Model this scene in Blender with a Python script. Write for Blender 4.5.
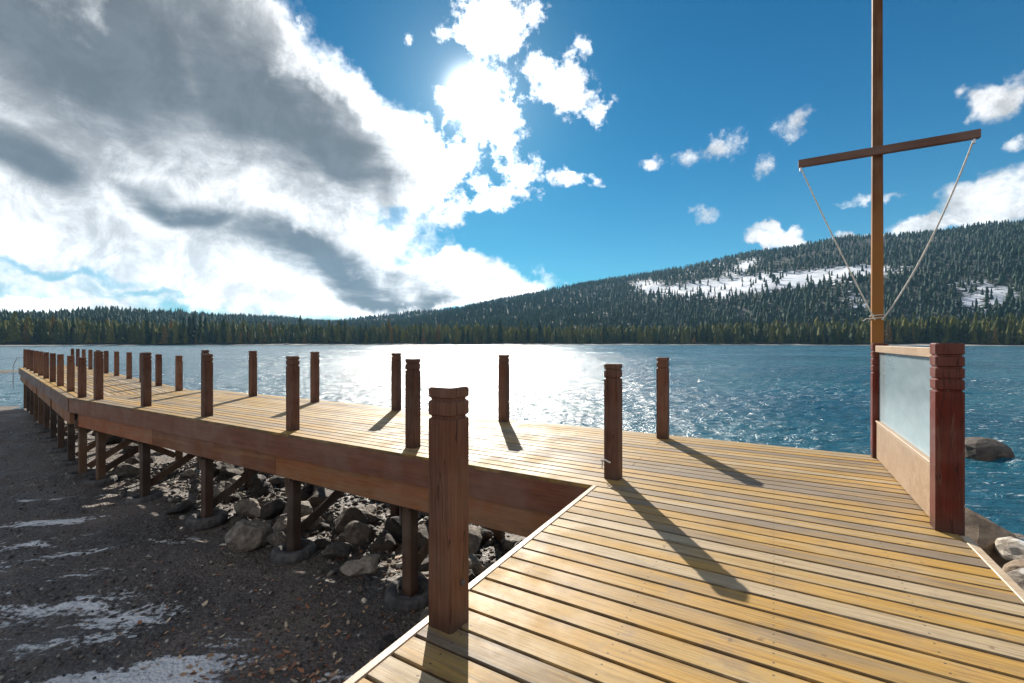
import bpy, math, random
import numpy as np
from mathutils import Vector, Matrix, noise
random.seed(7); rng = np.random.default_rng(7)
for o in list(bpy.data.objects): bpy.data.objects.remove(o)
SC = bpy.context.scene; COL = SC.collection
F = 450.0; HZ = 342.3; EYE = 1.3                      # focal length in pixels, horizon row, eye above the deck (deck top is z=0)
# ------------------------------------------------------------------ camera
cd = bpy.data.cameras.new('camera'); cam = bpy.data.objects.new('camera', cd); COL.objects.link(cam)
cam.location = (0, 0, EYE); cam.rotation_euler = (math.radians(90), 0, 0)
cd.sensor_width = 36; cd.lens = F / 1024 * 36; cd.shift_y = (HZ - 341.5) / 1024; cd.clip_start = .05; cd.clip_end = 30000
SC.camera = cam
# ------------------------------------------------------------------ light
SUN_AZ = math.atan((471 - 512) / F); SUN_EL = math.radians(28.7)
SUNV = Vector((math.sin(SUN_AZ) * math.cos(SUN_EL), math.cos(SUN_AZ) * math.cos(SUN_EL), math.sin(SUN_EL)))
SUN_STRENGTH = 4.6; SKY_STRENGTH = .055; EXPOSURE = .92
ld = bpy.data.lights.new('sun', 'SUN'); ld.energy = SUN_STRENGTH; ld.angle = math.radians(.5); ld.color = (1, .93, .82)
so = bpy.data.objects.new('sun', ld); COL.objects.link(so); so.rotation_euler = SUNV.to_track_quat('Z', 'Y').to_euler()
so.location = (0, 0, 50)
SC.view_settings.view_transform = 'Standard'; SC.view_settings.look = 'None'
SC.view_settings.exposure = EXPOSURE; SC.view_settings.gamma = 1; SC.view_settings.use_curve_mapping = False

class G:                                               # tiny node-graph helper
    def __init__(s, tree): s.t = tree; s.n = tree.nodes; s.l = tree.links
    def put(s, inp, v):
        if v is None: return
        if isinstance(v, bpy.types.NodeSocket): s.l.new(v, inp)
        else:
            try: inp.default_value = v
            except Exception: inp.default_value = tuple(v) + (1,)
    def node(s, ty, ins=(), **kw):
        n = s.n.new(ty)
        for k, v in kw.items(): setattr(n, k, v)
        if isinstance(ins, dict):
            for k, v in ins.items(): s.put(n.inputs[k], v)
        else:
            for i, v in enumerate(ins): s.put(n.inputs[i], v)
        return n
    def m(s, op, a, b=None, c=None, clamp=False):
        n = s.node('ShaderNodeMath', operation=op, use_clamp=clamp)
        for i, v in enumerate((a, b, c)): s.put(n.inputs[i], v)
        return n.outputs[0]
    def v(s, op, a, b=None, out=0):
        n = s.node('ShaderNodeVectorMath', operation=op)
        s.put(n.inputs[0], a)
        if op == 'SCALE': s.put(n.inputs[3], b)
        else: s.put(n.inputs[1], b)
        return n.outputs[1] if op in ('LENGTH', 'DOT_PRODUCT', 'DISTANCE') else n.outputs[0]
    def noise(s, vec, scale, detail=4, rough=.55, dist=0, col=False):
        n = s.node('ShaderNodeTexNoise', {'Vector': vec, 'Scale': scale, 'Detail': detail, 'Roughness': rough, 'Distortion': dist})
        return n.outputs['Color' if col else 0]
    def ramp(s, f, stops, interp='LINEAR'):
        n = s.node('ShaderNodeValToRGB'); s.put(n.inputs[0], f); cr = n.color_ramp; cr.interpolation = interp
        while len(cr.elements) < len(stops): cr.elements.new(.5)
        for e, (p, c) in zip(cr.elements, stops):
            e.position = p; e.color = (c, c, c, 1) if isinstance(c, (int, float)) else tuple(c) + (1,)
        return n.outputs[0]
    def mix(s, f, a, b, blend='MIX'):
        n = s.node('ShaderNodeMix', data_type='RGBA', blend_type=blend); n.clamp_factor = True
        s.put(n.inputs[0], f); s.put(n.inputs[6], a); s.put(n.inputs[7], b); return n.outputs[2]
    def rng(s, v, a, b, c=0, d=1, smooth=True):
        n = s.node('ShaderNodeMapRange', interpolation_type='SMOOTHSTEP' if smooth else 'LINEAR')
        for i, x in enumerate((v, a, b, c, d)): s.put(n.inputs[i], x)
        return n.outputs[0]
    def mapping(s, vec, loc=(0, 0, 0), rot=(0, 0, 0), sc=(1, 1, 1), ty='POINT'):
        return s.node('ShaderNodeMapping', [vec, loc, rot, sc], vector_type=ty).outputs[0]

# ------------------------------------------------------------------ sky and clouds (all in azimuth / elevation)
W = bpy.data.worlds.new('World'); SC.world = W; W.use_nodes = True
g = G(W.node_tree); g.n.clear()
sky = g.node('ShaderNodeTexSky', sky_type='NISHITA', sun_disc=False, sun_elevation=SUN_EL, sun_rotation=SUN_AZ, altitude=1800, air_density=1.0, dust_density=.25, ozone_density=2.5)
D = g.node('ShaderNodeTexCoord').outputs['Generated']
sx = g.node('ShaderNodeSeparateXYZ', [D]); az = g.m('ARCTAN2', sx.outputs[0], sx.outputs[1]); el = g.m('ARCSINE', sx.outputs[2])
P = g.node('ShaderNodeCombineXYZ', [az, el, 0]).outputs[0]
def ae(u, v):
    a = math.atan((u - 512) / F); return a, math.atan((HZ - v) / math.hypot(F, u - 512))
def warp(vec, sc, amp, det=5):
    n = g.noise(D, sc, det, .6, 0, True)
    return g.v('ADD', vec, g.v('SCALE', g.v('SUBTRACT', n, (.5, .5, .5)), amp))
Pw = warp(warp(P, 5, .15), 20, .06)
Pd = warp(P, 3.2, .22, 3)
def blobs(vec, L, soft=False):
    acc = None
    for (u, v, ru, rv, rot) in L:
        a, e = ae(u, v); c2 = math.cos(a) ** 2; ce = math.cos(a)
        m = g.mapping(vec, (a, e, 0), (0, 0, math.radians(rot)), (ru / F * c2, rv / F * ce, 1), 'TEXTURE')
        x = g.m('SUBTRACT', 1, g.v('LENGTH', m))
        acc = x if acc is None else g.m('MAXIMUM', acc, x)
    return acc
# u, v, radius u, radius v, tilt (deg, counter clockwise)
BANK = [(60,130,330,190,-14),(215,95,190,120,-25),(330,165,150,90,-38),(250,255,240,66,-4),(415,285,170,30,0),
        (240,20,80,50,-40),(392,165,52,48,0),(-60,330,170,36,0),(45,302,70,15,4)]
SUNC = [(494,22,56,42,-20),(484,86,34,34,0),(455,112,30,22,0),(468,140,30,24,0),(440,195,30,16,0),(512,140,32,44,0),(545,78,48,22,-10),(582,88,36,24,-30),(598,110,22,15,-20),
        (430,205,60,26,0),(485,205,46,15,4),(566,184,44,12,4),(525,178,30,20,-30),(452,170,46,40,0)]
RGT = [(1010,205,70,26,0),(950,226,60,15,0),(880,240,70,9,0),(770,244,36,9,0),(1002,92,30,24,20),(1080,190,80,40,0)]
SML = [(652,163,13,7,0),(687,158,15,9,0),(722,147,28,14,10),(793,124,22,14,15),(764,163,12,15,-10),(705,215,18,9,-20),
       (409,41,6,7,0),(870,200,30,5,0),(584,44,12,10,0),(1018,145,10,10,0),(300,26,8,8,0)]
fb = g.noise(D, 9, 9, .62); fb2 = g.noise(D, 34, 6, .6)
det = g.m('ADD', g.m('MULTIPLY', g.m('SUBTRACT', fb, .5), 1.1), g.m('MULTIPLY', g.m('SUBTRACT', fb2, .5), .5))
big = g.m('ADD', blobs(Pw, BANK), g.m('MULTIPLY', det, .55))
a1 = g.rng(big, -.02, .3)
sc_ = g.m('ADD', blobs(Pw, SUNC), g.m('MULTIPLY', g.m('SUBTRACT', g.noise(D, 17, 9, .68), .5), 3.2)); a2 = g.rng(sc_, .10, .78)
rg = g.m('ADD', blobs(Pw, RGT), g.m('MULTIPLY', det, .8)); a3 = g.rng(rg, -.05, .5)
Ps = warp(warp(P, 16, .035), 50, .022)
sm = g.m('ADD', blobs(Ps, SML), g.m('MULTIPLY', g.m('SUBTRACT', g.noise(D, 40, 7, .65), .5), 2.6)); a4 = g.m('MULTIPLY', g.rng(sm, .0, 1.1), .88)
alpha = g.m('MAXIMUM', g.m('MAXIMUM', a1, a2), g.m('MAXIMUM', a3, a4))
# open sky gaps cut through the low left of the bank
gap = g.m('ADD', blobs(Pw, [(60,270,120,7,-2),(395,222,26,9,0),(150,290,60,5,-4)]), g.m('MULTIPLY', det, .5))
alpha = g.m('MULTIPLY', alpha, g.m('SUBTRACT', 1, g.m('MULTIPLY', g.rng(gap, -.3, .9), .75)))
# cloud bases: grey where the bank is thick
DARK = [(100,50,290,100,-8),(255,95,170,80,-26),(330,140,110,52,-30),(10,160,120,30,-8),(335,262,120,26,-12),(400,290,90,14,-6),(200,215,90,14,-14)]
plane = g.v('SCALE', D, g.m('DIVIDE', 1.0, g.m('ADD', g.m('MAXIMUM', sx.outputs[2], 0.0), .10)))      # cloud bases lie on a level sheet overhead
nl = g.noise(plane, 1.7, 7, .62, .5); nh = g.noise(plane, 5.5, 8, .66, .3)
key = g.m('ADD', g.m('MULTIPLY', blobs(Pd, DARK), 1.5), g.m('ADD', g.m('MULTIPLY', g.m('SUBTRACT', nl, .5), 1.15), g.m('MULTIPLY', g.m('SUBTRACT', nh, .5), .55)))
grey = g.m('MULTIPLY', g.m('POWER', g.rng(key, -.35, 1.05), .75), g.rng(big, .12, .5))
sa = g.m('MULTIPLY', g.m('ARCCOSINE', g.v('DOT_PRODUCT', D, tuple(SUNV))), 57.2958)
near = g.m('EXPONENT', g.m('DIVIDE', sa, -11.0))
core = g.m('EXPONENT', g.m('MULTIPLY', g.m('POWER', g.m('DIVIDE', sa, 1.9), 2), -1))
halo = g.m('EXPONENT', g.m('DIVIDE', sa, -4.0))
tex = g.m('MULTIPLY', g.rng(g.noise(D, 13, 9, .68, .4), .34, .68, .50, 1.10), g.rng(el, .03, .24, 1.5, 1.0))
lit = g.v('SCALE', g.v('SCALE', (.60, .605, .61), g.m('ADD', 1, g.m('MULTIPLY', near, 4.0))), tex)
ccol = g.mix(grey, lit, g.v('SCALE', (.100, .113, .125), g.rng(tex, .4, 1.2, .85, 1.1)))
# bright clouds added in the unseen sky behind the viewer, as neutral fill light
back_fill = g.m('MULTIPLY', g.rng(g.m('ADD', g.noise(D, 2.6, 8, .6), g.m('MULTIPLY', sx.outputs[1], -.12)), .46, .60), g.rng(sx.outputs[1], .25, -.1))
ccol = g.mix(back_fill, ccol, (.44, .43, .43, 1)); alpha = g.m('MAXIMUM', alpha, back_fill)
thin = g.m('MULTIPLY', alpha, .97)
HUE = g.node('ShaderNodeHueSaturation', {'Saturation': 1.35, 'Value': 1.0, 'Color': sky.outputs[0]}).outputs[0]
skyc = g.v('SCALE', g.v('MULTIPLY', HUE, (.07, .86, .80)), SKY_STRENGTH)
low = g.m('EXPONENT', g.m('DIVIDE', g.m('MAXIMUM', el, 0.0), -.13)); skyc = g.mix(g.m('MULTIPLY', low, .85), skyc, (.165, .29, .36, 1))
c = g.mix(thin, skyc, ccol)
glow = g.m('ADD', g.m('MULTIPLY', core, 3.0), g.m('MULTIPLY', halo, .34))
c = g.v('ADD', c, g.v('SCALE', (1, .98, .94), glow))
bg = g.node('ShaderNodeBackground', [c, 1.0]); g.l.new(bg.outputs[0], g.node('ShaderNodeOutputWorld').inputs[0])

# ------------------------------------------------------------------ helpers
def mat(name):
    m = bpy.data.materials.new(name); m.use_nodes = True; g = G(m.node_tree)
    return m, g, g.n['Principled BSDF']
def link(name, me, parent=None, material=None, smooth=False):
    o = bpy.data.objects.new(name, me); COL.objects.link(o); o.parent = parent
    if material and me is not None:
        for mm in (material if isinstance(material, (list, tuple)) else [material]): me.materials.append(mm)
    if smooth: me.polygons.foreach_set('use_smooth', [True] * len(me.polygons))
    return o
def empty(name, loc=(0, 0, 0), rz=0):
    o = link(name, None); o.location = loc; o.rotation_euler.z = rz; o.empty_display_size = .2; return o
def tag(o, label=None, cat=None, group=None, kind=None):
    if label: o['label'] = label
    if cat: o['category'] = cat
    if group: o['group'] = group
    if kind: o['kind'] = kind
    return o
def npmesh(name, V, Fc, n=None):
    """V (k,3); Fc (m,3|4) arrays"""
    me = bpy.data.meshes.new(name); V = np.asarray(V, dtype=np.float32); Fc = np.asarray(Fc, dtype=np.int32)
    k = Fc.shape[1]; me.vertices.add(len(V)); me.vertices.foreach_set('co', V.ravel())
    me.loops.add(Fc.size); me.loops.foreach_set('vertex_index', Fc.ravel())
    me.polygons.add(len(Fc)); me.polygons.foreach_set('loop_start', np.arange(0, Fc.size, k, dtype=np.int32))
    me.polygons.foreach_set('loop_total', np.full(len(Fc), k, dtype=np.int32)); me.update(calc_edges=True); me.validate(); return me
def attr(me, name, vals, dom='POINT', ty='FLOAT'):
    a = me.attributes.new(name, ty, dom); a.data.foreach_set('value' if ty == 'FLOAT' else 'color', np.asarray(vals, dtype=np.float32).ravel())
class MB:
    """collects bevelled bars and tubes into one mesh, with a random number per piece"""
    def __init__(s): s.v = []; s.f = []; s.r = []
    def add(s, V, Fs, r=None):
        b = len(s.v); s.v += [tuple(p) for p in V]; r = random.random() if r is None else r
        for q in Fs: s.f.append(tuple(i + b for i in q)); s.r.append(r)
    def prism(s, prof, a, b, rot=None, r=None, enda=None, endb=None):
        """profile (y,z) list swept from x=a to x=b; ends may be slanted: functions of y"""
        n = len(prof); V = [(enda(y) if enda else a, y, z) for y, z in prof] + [(endb(y) if endb else b, y, z) for y, z in prof]
        Fs = [tuple(range(n)), tuple(range(2 * n - 1, n - 1, -1))] + [(i, n + i, n + (i + 1) % n, (i + 1) % n) for i in range(n)]
        s.add(V, Fs, r)
    def box(s, x0, x1, y0, y1, z0, z1, r=None, bev=.004):
        b = min(bev, (x1 - x0) * .3, (y1 - y0) * .3, (z1 - z0) * .3)
        V = []; xs, ys, zs = (x0, x1), (y0, y1), (z0, z1)
        idx = {}
        for i in (0, 1):
            for j in (0, 1):
                for k in (0, 1):
                    for ax in range(3):
                        p = [xs[i], ys[j], zs[k]]; sg = (i, j, k)
                        for q in range(3):
                            if q != ax: p[q] += b if sg[q] == 0 else -b
                        idx[(i, j, k, ax)] = len(V); V.append(p)
        Fs = []
        for ax in range(3):
            o = [q for q in range(3) if q != ax]
            for sd in (0, 1):
                ring = []
                for (p, q) in ((0, 0), (1, 0), (1, 1), (0, 1)):
                    k = [0, 0, 0]; k[ax] = sd; k[o[0]] = p; k[o[1]] = q
                    ring.append(idx[(k[0], k[1], k[2], ax)])
                Fs.append(ring)
        for ax in range(3):        # edges along ax
            o = [q for q in range(3) if q != ax]
            for p in (0, 1):
                for q in (0, 1):
                    k0 = [0, 0, 0]; k0[o[0]] = p; k0[o[1]] = q; k1 = list(k0); k1[ax] = 1
                    Fs.append([idx[tuple(k0) + (o[0],)], idx[tuple(k1) + (o[0],)], idx[tuple(k1) + (o[1],)], idx[tuple(k0) + (o[1],)]])
        for i in (0, 1):
            for j in (0, 1):
                for k in (0, 1): Fs.append([idx[(i, j, k, a)] for a in range(3)])
        s.add(V, Fs, r)
    def bar(s, A, B, w, h, r=None, up=(0, 0, 1)):
        A = Vector(A); B = Vector(B); d = (B - A); L = d.length; d.normalize(); y = Vector(up).cross(d).normalized(); z = d.cross(y)
        M = Matrix((d, y, z)).transposed(); t = MB(); t.box(0, L, -w / 2, w / 2, -h / 2, h / 2)
        s.add([M @ Vector(p) + A for p in t.v], t.f, r)
    def tube(s, pts, rad, n=8, r=None, closed=False, wob=0):
        pts = [Vector(p) for p in pts]; V = []; N = len(pts); Fs = []
        rr = rad if isinstance(rad, (list, tuple)) else [rad] * N
        for i, p in enumerate(pts):
            a = pts[(i - 1) % N] if (closed or i) else p; b = pts[(i + 1) % N] if (closed or i < N - 1) else p
            d = (b - a).normalized(); u = d.orthogonal().normalized() if i == 0 else (u - d * u.dot(d)).normalized(); w = d.cross(u)
            V += [p + (u * math.cos(2 * math.pi * k / n) + w * math.sin(2 * math.pi * k / n)) * rr[i] for k in range(n)]
        for i in range(N if closed else N - 1):
            j = (i + 1) % N
            Fs += [(i * n + k, i * n + (k + 1) % n, j * n + (k + 1) % n, j * n + k) for k in range(n)]
        if not closed: Fs += [tuple(range(n))[::-1], tuple(range((N - 1) * n, N * n))]
        s.add(V, Fs, r)
    def mesh(s, name):
        import bmesh
        me = bpy.data.meshes.new(name); me.from_pydata(s.v, [], s.f); attr(me, 'piece', s.r, 'FACE')
        bm = bmesh.new(); bm.from_mesh(me); bmesh.ops.recalc_face_normals(bm, faces=bm.faces); bm.to_mesh(me); bm.free(); return me
    def build(s, name, material, parent=None, smooth=False): return link(name, s.mesh(name), parent, material, smooth)

# ------------------------------------------------------------------ materials
def wood(name, cols, axis=0, rough=(.35, .6), bump=.25, stain=None, spread=1.0, scale=1.0):
    """weathered timber, grain along an object axis, colour picked per piece"""
    m, g, b = mat(name)
    pc = g.node('ShaderNodeAttribute', attribute_name='piece').outputs['Fac']
    co = g.node('ShaderNodeTexCoord').outputs['Object']
    off = g.v('SCALE', g.node('ShaderNodeCombineXYZ', [pc, pc, pc]).outputs[0], 37.0)
    co2 = g.v('ADD', co, off); sc = [9.0 * scale] * 3; sc[axis] = .55
    st = g.mapping(co2, sc=sc)
    sc = [60.0 * scale] * 3; sc[axis] = 2.0
    fine = g.noise(g.mapping(co2, sc=sc), 1.6, 5, .7)
    blot = g.noise(st, 1.0, 5, .6, .8)
    pr = g.noise(g.v('SCALE', off, 3.1), 1.0, 0)
    key = g.m('ADD', g.m('MULTIPLY', g.m('SUBTRACT', blot, .5), 1.1), g.m('ADD', .5, g.m('MULTIPLY', g.m('SUBTRACT', pc, .5), .8 * spread)))
    n = len(cols); c = g.ramp(key, [((i + .5) / n, cl) for i, cl in enumerate(cols)])
    c = g.mix(g.rng(fine, .3, .60, .85, 0), c, g.mix(1, c, (.5, .44, .38, 1), 'MULTIPLY'))
    cloud = g.noise(g.v('SCALE', co, 1), 1.7, 3, .6)
    c = g.mix(g.rng(cloud, .35, .75, 0, .35), c, g.mix(.5, c, (.42, .36, .30, 1)))
    if stain: c = stain(g, c, co)
    g.put(b.inputs['Base Color'], c)
    g.put(b.inputs['Roughness'], g.rng(g.noise(co, 2.3, 4, .6), .3, .7, *rough))
    h = g.m('ADD', g.m('MULTIPLY', fine, .6), g.m('MULTIPLY', blot, .4))
    g.put(b.inputs['Normal'], g.node('ShaderNodeBump', {'Strength': bump, 'Distance': .004, 'Height': h}).outputs[0])
    b.inputs['Specular IOR Level'].default_value = .5
    return m
def poststain(g, c, co):
    st = g.rng(g.noise(g.mapping(co, sc=(14, 14, 1.4)), 1.5, 6, .7), .56, .72, 0, .55); c = g.mix(st, c, (.20, .12, .085, 1))
    z = g.node('ShaderNodeSeparateXYZ', [co]).outputs[2]; c = g.mix(g.rng(g.m('ADD', z, g.m('MULTIPLY', g.noise(co, 9, 3), .12)), .06, .2, .6, 0), c, (.035, .02, .015, 1))
    ck = g.m('ABSOLUTE', g.m('SUBTRACT', g.noise(g.mapping(co, sc=(20, 20, .9)), 1.1, 3, .5, .3), .5)); return g.mix(g.rng(ck, .004, .012, .7, 0), c, (.02, .01, .008, 1))
def deckstain(g, c, co):
    spots = g.rng(g.noise(co, 14, 3, .5), .68, .74, 0, .7)
    c = g.mix(spots, c, (.16, .09, .045, 1))
    sp_ = g.node('ShaderNodeSeparateXYZ', [co]); fx = g.m('MULTIPLY', g.m('SUBTRACT', g.m('FRACT', g.m('DIVIDE', g.m('ADD', sp_.outputs[0], 60.3), .6)), .5), .6)
    fy = g.m('MULTIPLY', g.m('FRACT', g.m('DIVIDE', g.m('ADD', sp_.outputs[1], 14.05 - 3.905), .1405)), .1405)
    dy = g.m('MINIMUM', g.m('ABSOLUTE', g.m('SUBTRACT', fy, .032)), g.m('ABSOLUTE', g.m('SUBTRACT', fy, .096)))
    rr = g.m('SQRT', g.m('ADD', g.m('POWER', fx, 2), g.m('POWER', dy, 2)))
    dirt = g.rng(g.noise(co, 3.3, 7, .7), .52, .68, 0, .5); c = g.mix(dirt, c, (.20, .15, .11, 1))
    edge = g.m('ABSOLUTE', g.m('SUBTRACT', g.m('DIVIDE', fy, .1285), .5)); c = g.mix(g.m('MULTIPLY', g.rng(edge, .40, .5), g.rng(g.noise(co, 6, 4), .35, .6, .2, .75)), c, (.09, .06, .035, 1))
    return g.mix(g.rng(rr, .0035, .006, .9, 0), c, (.05, .04, .035, 1))
M_DECK = wood('weathered_decking', [(.23,.175,.12),(.33,.215,.085),(.46,.26,.05),(.42,.27,.09),(.43,.33,.20)], rough=(.5,.72), bump=.7, stain=deckstain, spread=1.15)
M_DECK.node_tree.nodes['Principled BSDF'].inputs['Specular IOR Level'].default_value = .26
M_TRIM = wood('pale_edge_trim', [(.48,.33,.20),(.55,.42,.28)], rough=(.4,.6))
M_FASC = wood('brown_fascia', [(.12,.038,.019),(.165,.050,.024),(.22,.075,.034)], rough=(.35,.6))
M_BEAM = wood('orange_beam', [(.20,.065,.022),(.30,.13,.045),(.34,.10,.025)], rough=(.5,.8))
M_POST = wood('red_brown_post', [(.10,.044,.027),(.155,.066,.039),(.22,.10,.058)], axis=2, rough=(.45,.65), bump=.5, stain=poststain)
M_POSTR = wood('oxblood_post', [(.11,.014,.006),(.16,.020,.008),(.21,.034,.011)], axis=2, rough=(.35,.55), bump=.4, stain=poststain)
for _m in (M_POST, M_POSTR): _m.node_tree.nodes['Principled BSDF'].inputs['Specular IOR Level'].default_value = .22
M_PILE = wood('stained_piling', [(.045,.025,.016),(.075,.035,.019),(.14,.07,.034)], axis=2, rough=(.6,.85))
M_KICK = wood('pale_kick_board', [(.34,.22,.13),(.42,.29,.18),(.37,.24,.135)], rough=(.4,.6))
def maststain(g, c, co):
    z = g.node('ShaderNodeSeparateXYZ', [co]).outputs[2]; return g.mix(g.rng(g.m('ADD', z, g.noise(co, 3, 4)), 1.6, 2.4, .8, 0), c, (.33, .145, .04, 1))
M_MAST = wood('varnished_mast', [(.15,.06,.022),(.21,.09,.03),(.13,.05,.018)], axis=2, rough=(.6,.75), stain=maststain)
M_MAST.node_tree.nodes['Principled BSDF'].inputs['Specular IOR Level'].default_value = .15
M_ARM = wood('cross_arm_timber', [(.13,.045,.02),(.19,.07,.03)], rough=(.35,.55))
M_STEEL, g, b = mat('galvanised_steel'); b.inputs['Metallic'].default_value = 1; b.inputs['Roughness'].default_value = .35; b.inputs['Base Color'].default_value = (.55, .55, .56, 1)
M_ROPE, g, b = mat('white_rope'); co = g.node('ShaderNodeTexCoord').outputs['Object']
g.put(b.inputs['Base Color'], g.ramp(g.noise(co, 40, 3), [(.3, (.45,.42,.37)), (.7, (.72,.70,.64))])); b.inputs['Roughness'].default_value = .9
M_RUB, g, b = mat('old_rubber'); co = g.node('ShaderNodeTexCoord').outputs['Object']
nz = g.noise(co, 7, 5); g.put(b.inputs['Base Color'], g.ramp(nz, [(.35, (.035,.034,.034)), (.65, (.11,.10,.095))])); b.inputs['Roughness'].default_value = .8
g.put(b.inputs['Normal'], g.node('ShaderNodeBump', {'Strength': .5, 'Distance': .01, 'Height': g.noise(co, 40, 3)}).outputs[0])
# frosted weather-stained glass
M_GLASS, g, b = mat('frosted_glass'); co = g.node('ShaderNodeTexCoord').outputs['Object']
smear = g.noise(g.mapping(co, sc=(1.2, 1, 2.5)), 2.4, 6, .65, .6)
sep = g.node('ShaderNodeSeparateXYZ', [co]); lowd = g.rng(sep.outputs[2], .40, .95, .35, 0)
f = g.m('ADD', g.rng(smear, .2, .9, .36, .50), lowd, clamp=True)
tr = g.node('ShaderNodeBsdfTransparent', [(.82, .93, .95, 1)]); df = g.node('ShaderNodeBsdfTranslucent', [(.86, .93, .95, 1)])
dd = g.node('ShaderNodeBsdfDiffuse', [(.74, .92, 1.0, 1)]); d2 = g.node('ShaderNodeMixShader', [.8, df.outputs[0], dd.outputs[0]])
mx = g.node('ShaderNodeMixShader', [f, tr.outputs[0], d2.outputs[0]]); gl = g.node('ShaderNodeBsdfGlossy', {'Roughness': .08})
fr = g.node('ShaderNodeFresnel', {'IOR': 1.45}); mx2 = g.node('ShaderNodeMixShader', [fr.outputs[0], mx.outputs[0], gl.outputs[0]])
g.l.new(mx2.outputs[0], g.n['Material Output'].inputs[0])
# rock
def rockmat(name, lo, mid, hi, snow=0):
    m, g, b = mat(name); tc = g.node('ShaderNodeTexCoord'); oi = g.node('ShaderNodeObjectInfo').outputs['Random']
    co = g.v('ADD', tc.outputs['Object'], g.v('SCALE', (11, 7, 5), oi))
    n1 = g.noise(co, 3.2, 8, .65); n2 = g.noise(co, 45, 4, .7); n3 = g.noise(co, 1.1, 2)
    k = g.m('ADD', g.m('MULTIPLY', n1, .7), g.m('ADD', g.m('MULTIPLY', n2, .3), g.m('MULTIPLY', g.m('SUBTRACT', oi, .5), .25)))
    c = g.ramp(k, [(.34, lo), (.5, mid), (.66, hi)]); c = g.mix(g.rng(n3, .5, .7, 0, .4), c, (.14, .085, .045, 1))
    if snow:
        nz = g.node('ShaderNodeSeparateXYZ', [g.node('ShaderNodeNewGeometry').outputs['Normal']]).outputs[2]
        sf = g.rng(g.m('ADD', nz, g.m('MULTIPLY', g.m('SUBTRACT', n1, .5), 1.3)), .92, 1.0, 0, snow); c = g.mix(sf, c, (.8, .8, .8, 1))
    g.put(b.inputs['Base Color'], c); b.inputs['Roughness'].default_value = .8
    g.put(b.inputs['Normal'], g.node('ShaderNodeBump', {'Strength': .7, 'Distance': .03, 'Height': g.m('ADD', n1, g.m('MULTIPLY', n2, .35))}).outputs[0]); return m
M_ROCK = rockmat('grey_granite', (.06,.05,.042), (.19,.16,.13), (.38,.32,.26))
M_ROCKP = rockmat('pale_granite', (.14,.11,.085), (.38,.32,.25), (.58,.52,.43), .5)
M_ROCKB = rockmat('tan_boulder', (.09,.06,.038), (.23,.16,.10), (.40,.30,.20))
M_ROCKD = rockmat('dark_rock', (.018,.015,.013), (.05,.040,.033), (.12,.092,.07))  # darkest of the rock colour sets

# ------------------------------------------------------------------ frames of the pier (u along the boards)
ANG1 = math.atan2(-.5026, .8645); ANG2 = math.atan2(-.644, .765)
def W1(s, t, z=0): return Vector((-.8645 * s + .5026 * t, .5026 * s + .8645 * t, z))
def W2(n, m, z=0): return Vector((-.765 * n + .644 * m, .644 * n + .765 * m, z))
WATER = -2.25
SHORE = [(-400,60),(-120,40),(-60,29),(-28,25.5),(-20,23),(-14,20.5),(-9,17),(-4,14),(1,11.6),(5,9.6),(8,8.6),(10.5,9.2),(13,8.5),(20,5),(40,-4),(120,-50),(400,-200)]
def shore_dist(X, Y):
    """signed distance to the shoreline, positive on land (towards the camera)"""
    X = np.asarray(X, float); Y = np.asarray(Y, float); best = np.full(X.shape, 1e9)
    for (a, b), (c, d) in zip(SHORE[:-1], SHORE[1:]):
        ex, ey = c - a, d - b; L = ex * ex + ey * ey; t = np.clip(((X - a) * ex + (Y - b) * ey) / L, 0, 1)
        best = np.minimum(best, np.hypot(X - a - t * ex, Y - b - t * ey))
    ys = np.interp(X, [p[0] for p in SHORE], [p[1] for p in SHORE]); return np.where(Y < ys, best, -best)
def vnoise(X, Y, s, seed=0):
    """cheap value noise, vectorised"""
    x = X / s + seed * 17.3; y = Y / s - seed * 9.1; xi = np.floor(x).astype(np.int64); yi = np.floor(y).astype(np.int64); fx = x - xi; fy = y - yi
    fx = fx * fx * (3 - 2 * fx); fy = fy * fy * (3 - 2 * fy)
    def h(a, b):
        k = (a * 374761393 + b * 668265263 + seed * 1442695) & 0x7fffffff; k = ((k ^ (k >> 13)) * 1274126177) & 0x7fffffff; return ((k ^ (k >> 16)) & 0xffff) / 65535.0
    return (h(xi, yi) * (1 - fx) + h(xi + 1, yi) * fx) * (1 - fy) + (h(xi, yi + 1) * (1 - fx) + h(xi + 1, yi + 1) * fx) * fy
def fbm(X, Y, s, o=4, seed=0):
    return sum(vnoise(X, Y, s / 2 ** k, seed + k) * .5 ** k for k in range(o)) / sum(.5 ** k for k in range(o))
def ground_z(X, Y):
    X = np.asarray(X, float); Y = np.asarray(Y, float); d = shore_dist(X, Y)
    z = np.where(d > 0, WATER + .52 * (1 - np.exp(-d / 5.)), WATER + np.maximum(d * .11, -9))
    s = -.8645 * X + .5026 * Y; t = .5026 * X + .8645 * Y
    bank = 1 / (1 + np.exp((s - .2 - .25 * (4 - t)) * 1.6)) * np.clip(d / 4.5, 0, 1)       # bank under and right of the platform
    z = z + bank * .75 * (1 / (1 + np.exp((t - 6.8) * 1.2)))
    spit = np.exp(-((Y - 52 - .12 * (X + 60)) / 3.2) ** 2) * (1 / (1 + np.exp((X + 47) * .6)))   # thin gravel spit far left
    z = np.where(d < 0, np.maximum(z, WATER - 1 + 1.3 * spit), z)
    r = np.hypot(X, Y)
    z = z + (fbm(X, Y, .22, 3, 13) - .5) * .045 * (np.hypot(X, Y) < 30)
    z = z + (fbm(X, Y, .9, 4, 3) - .5) * .16 + (fbm(X, Y, 5, 3, 9) - .5) * .12 * (d > 0)
    return z
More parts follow.
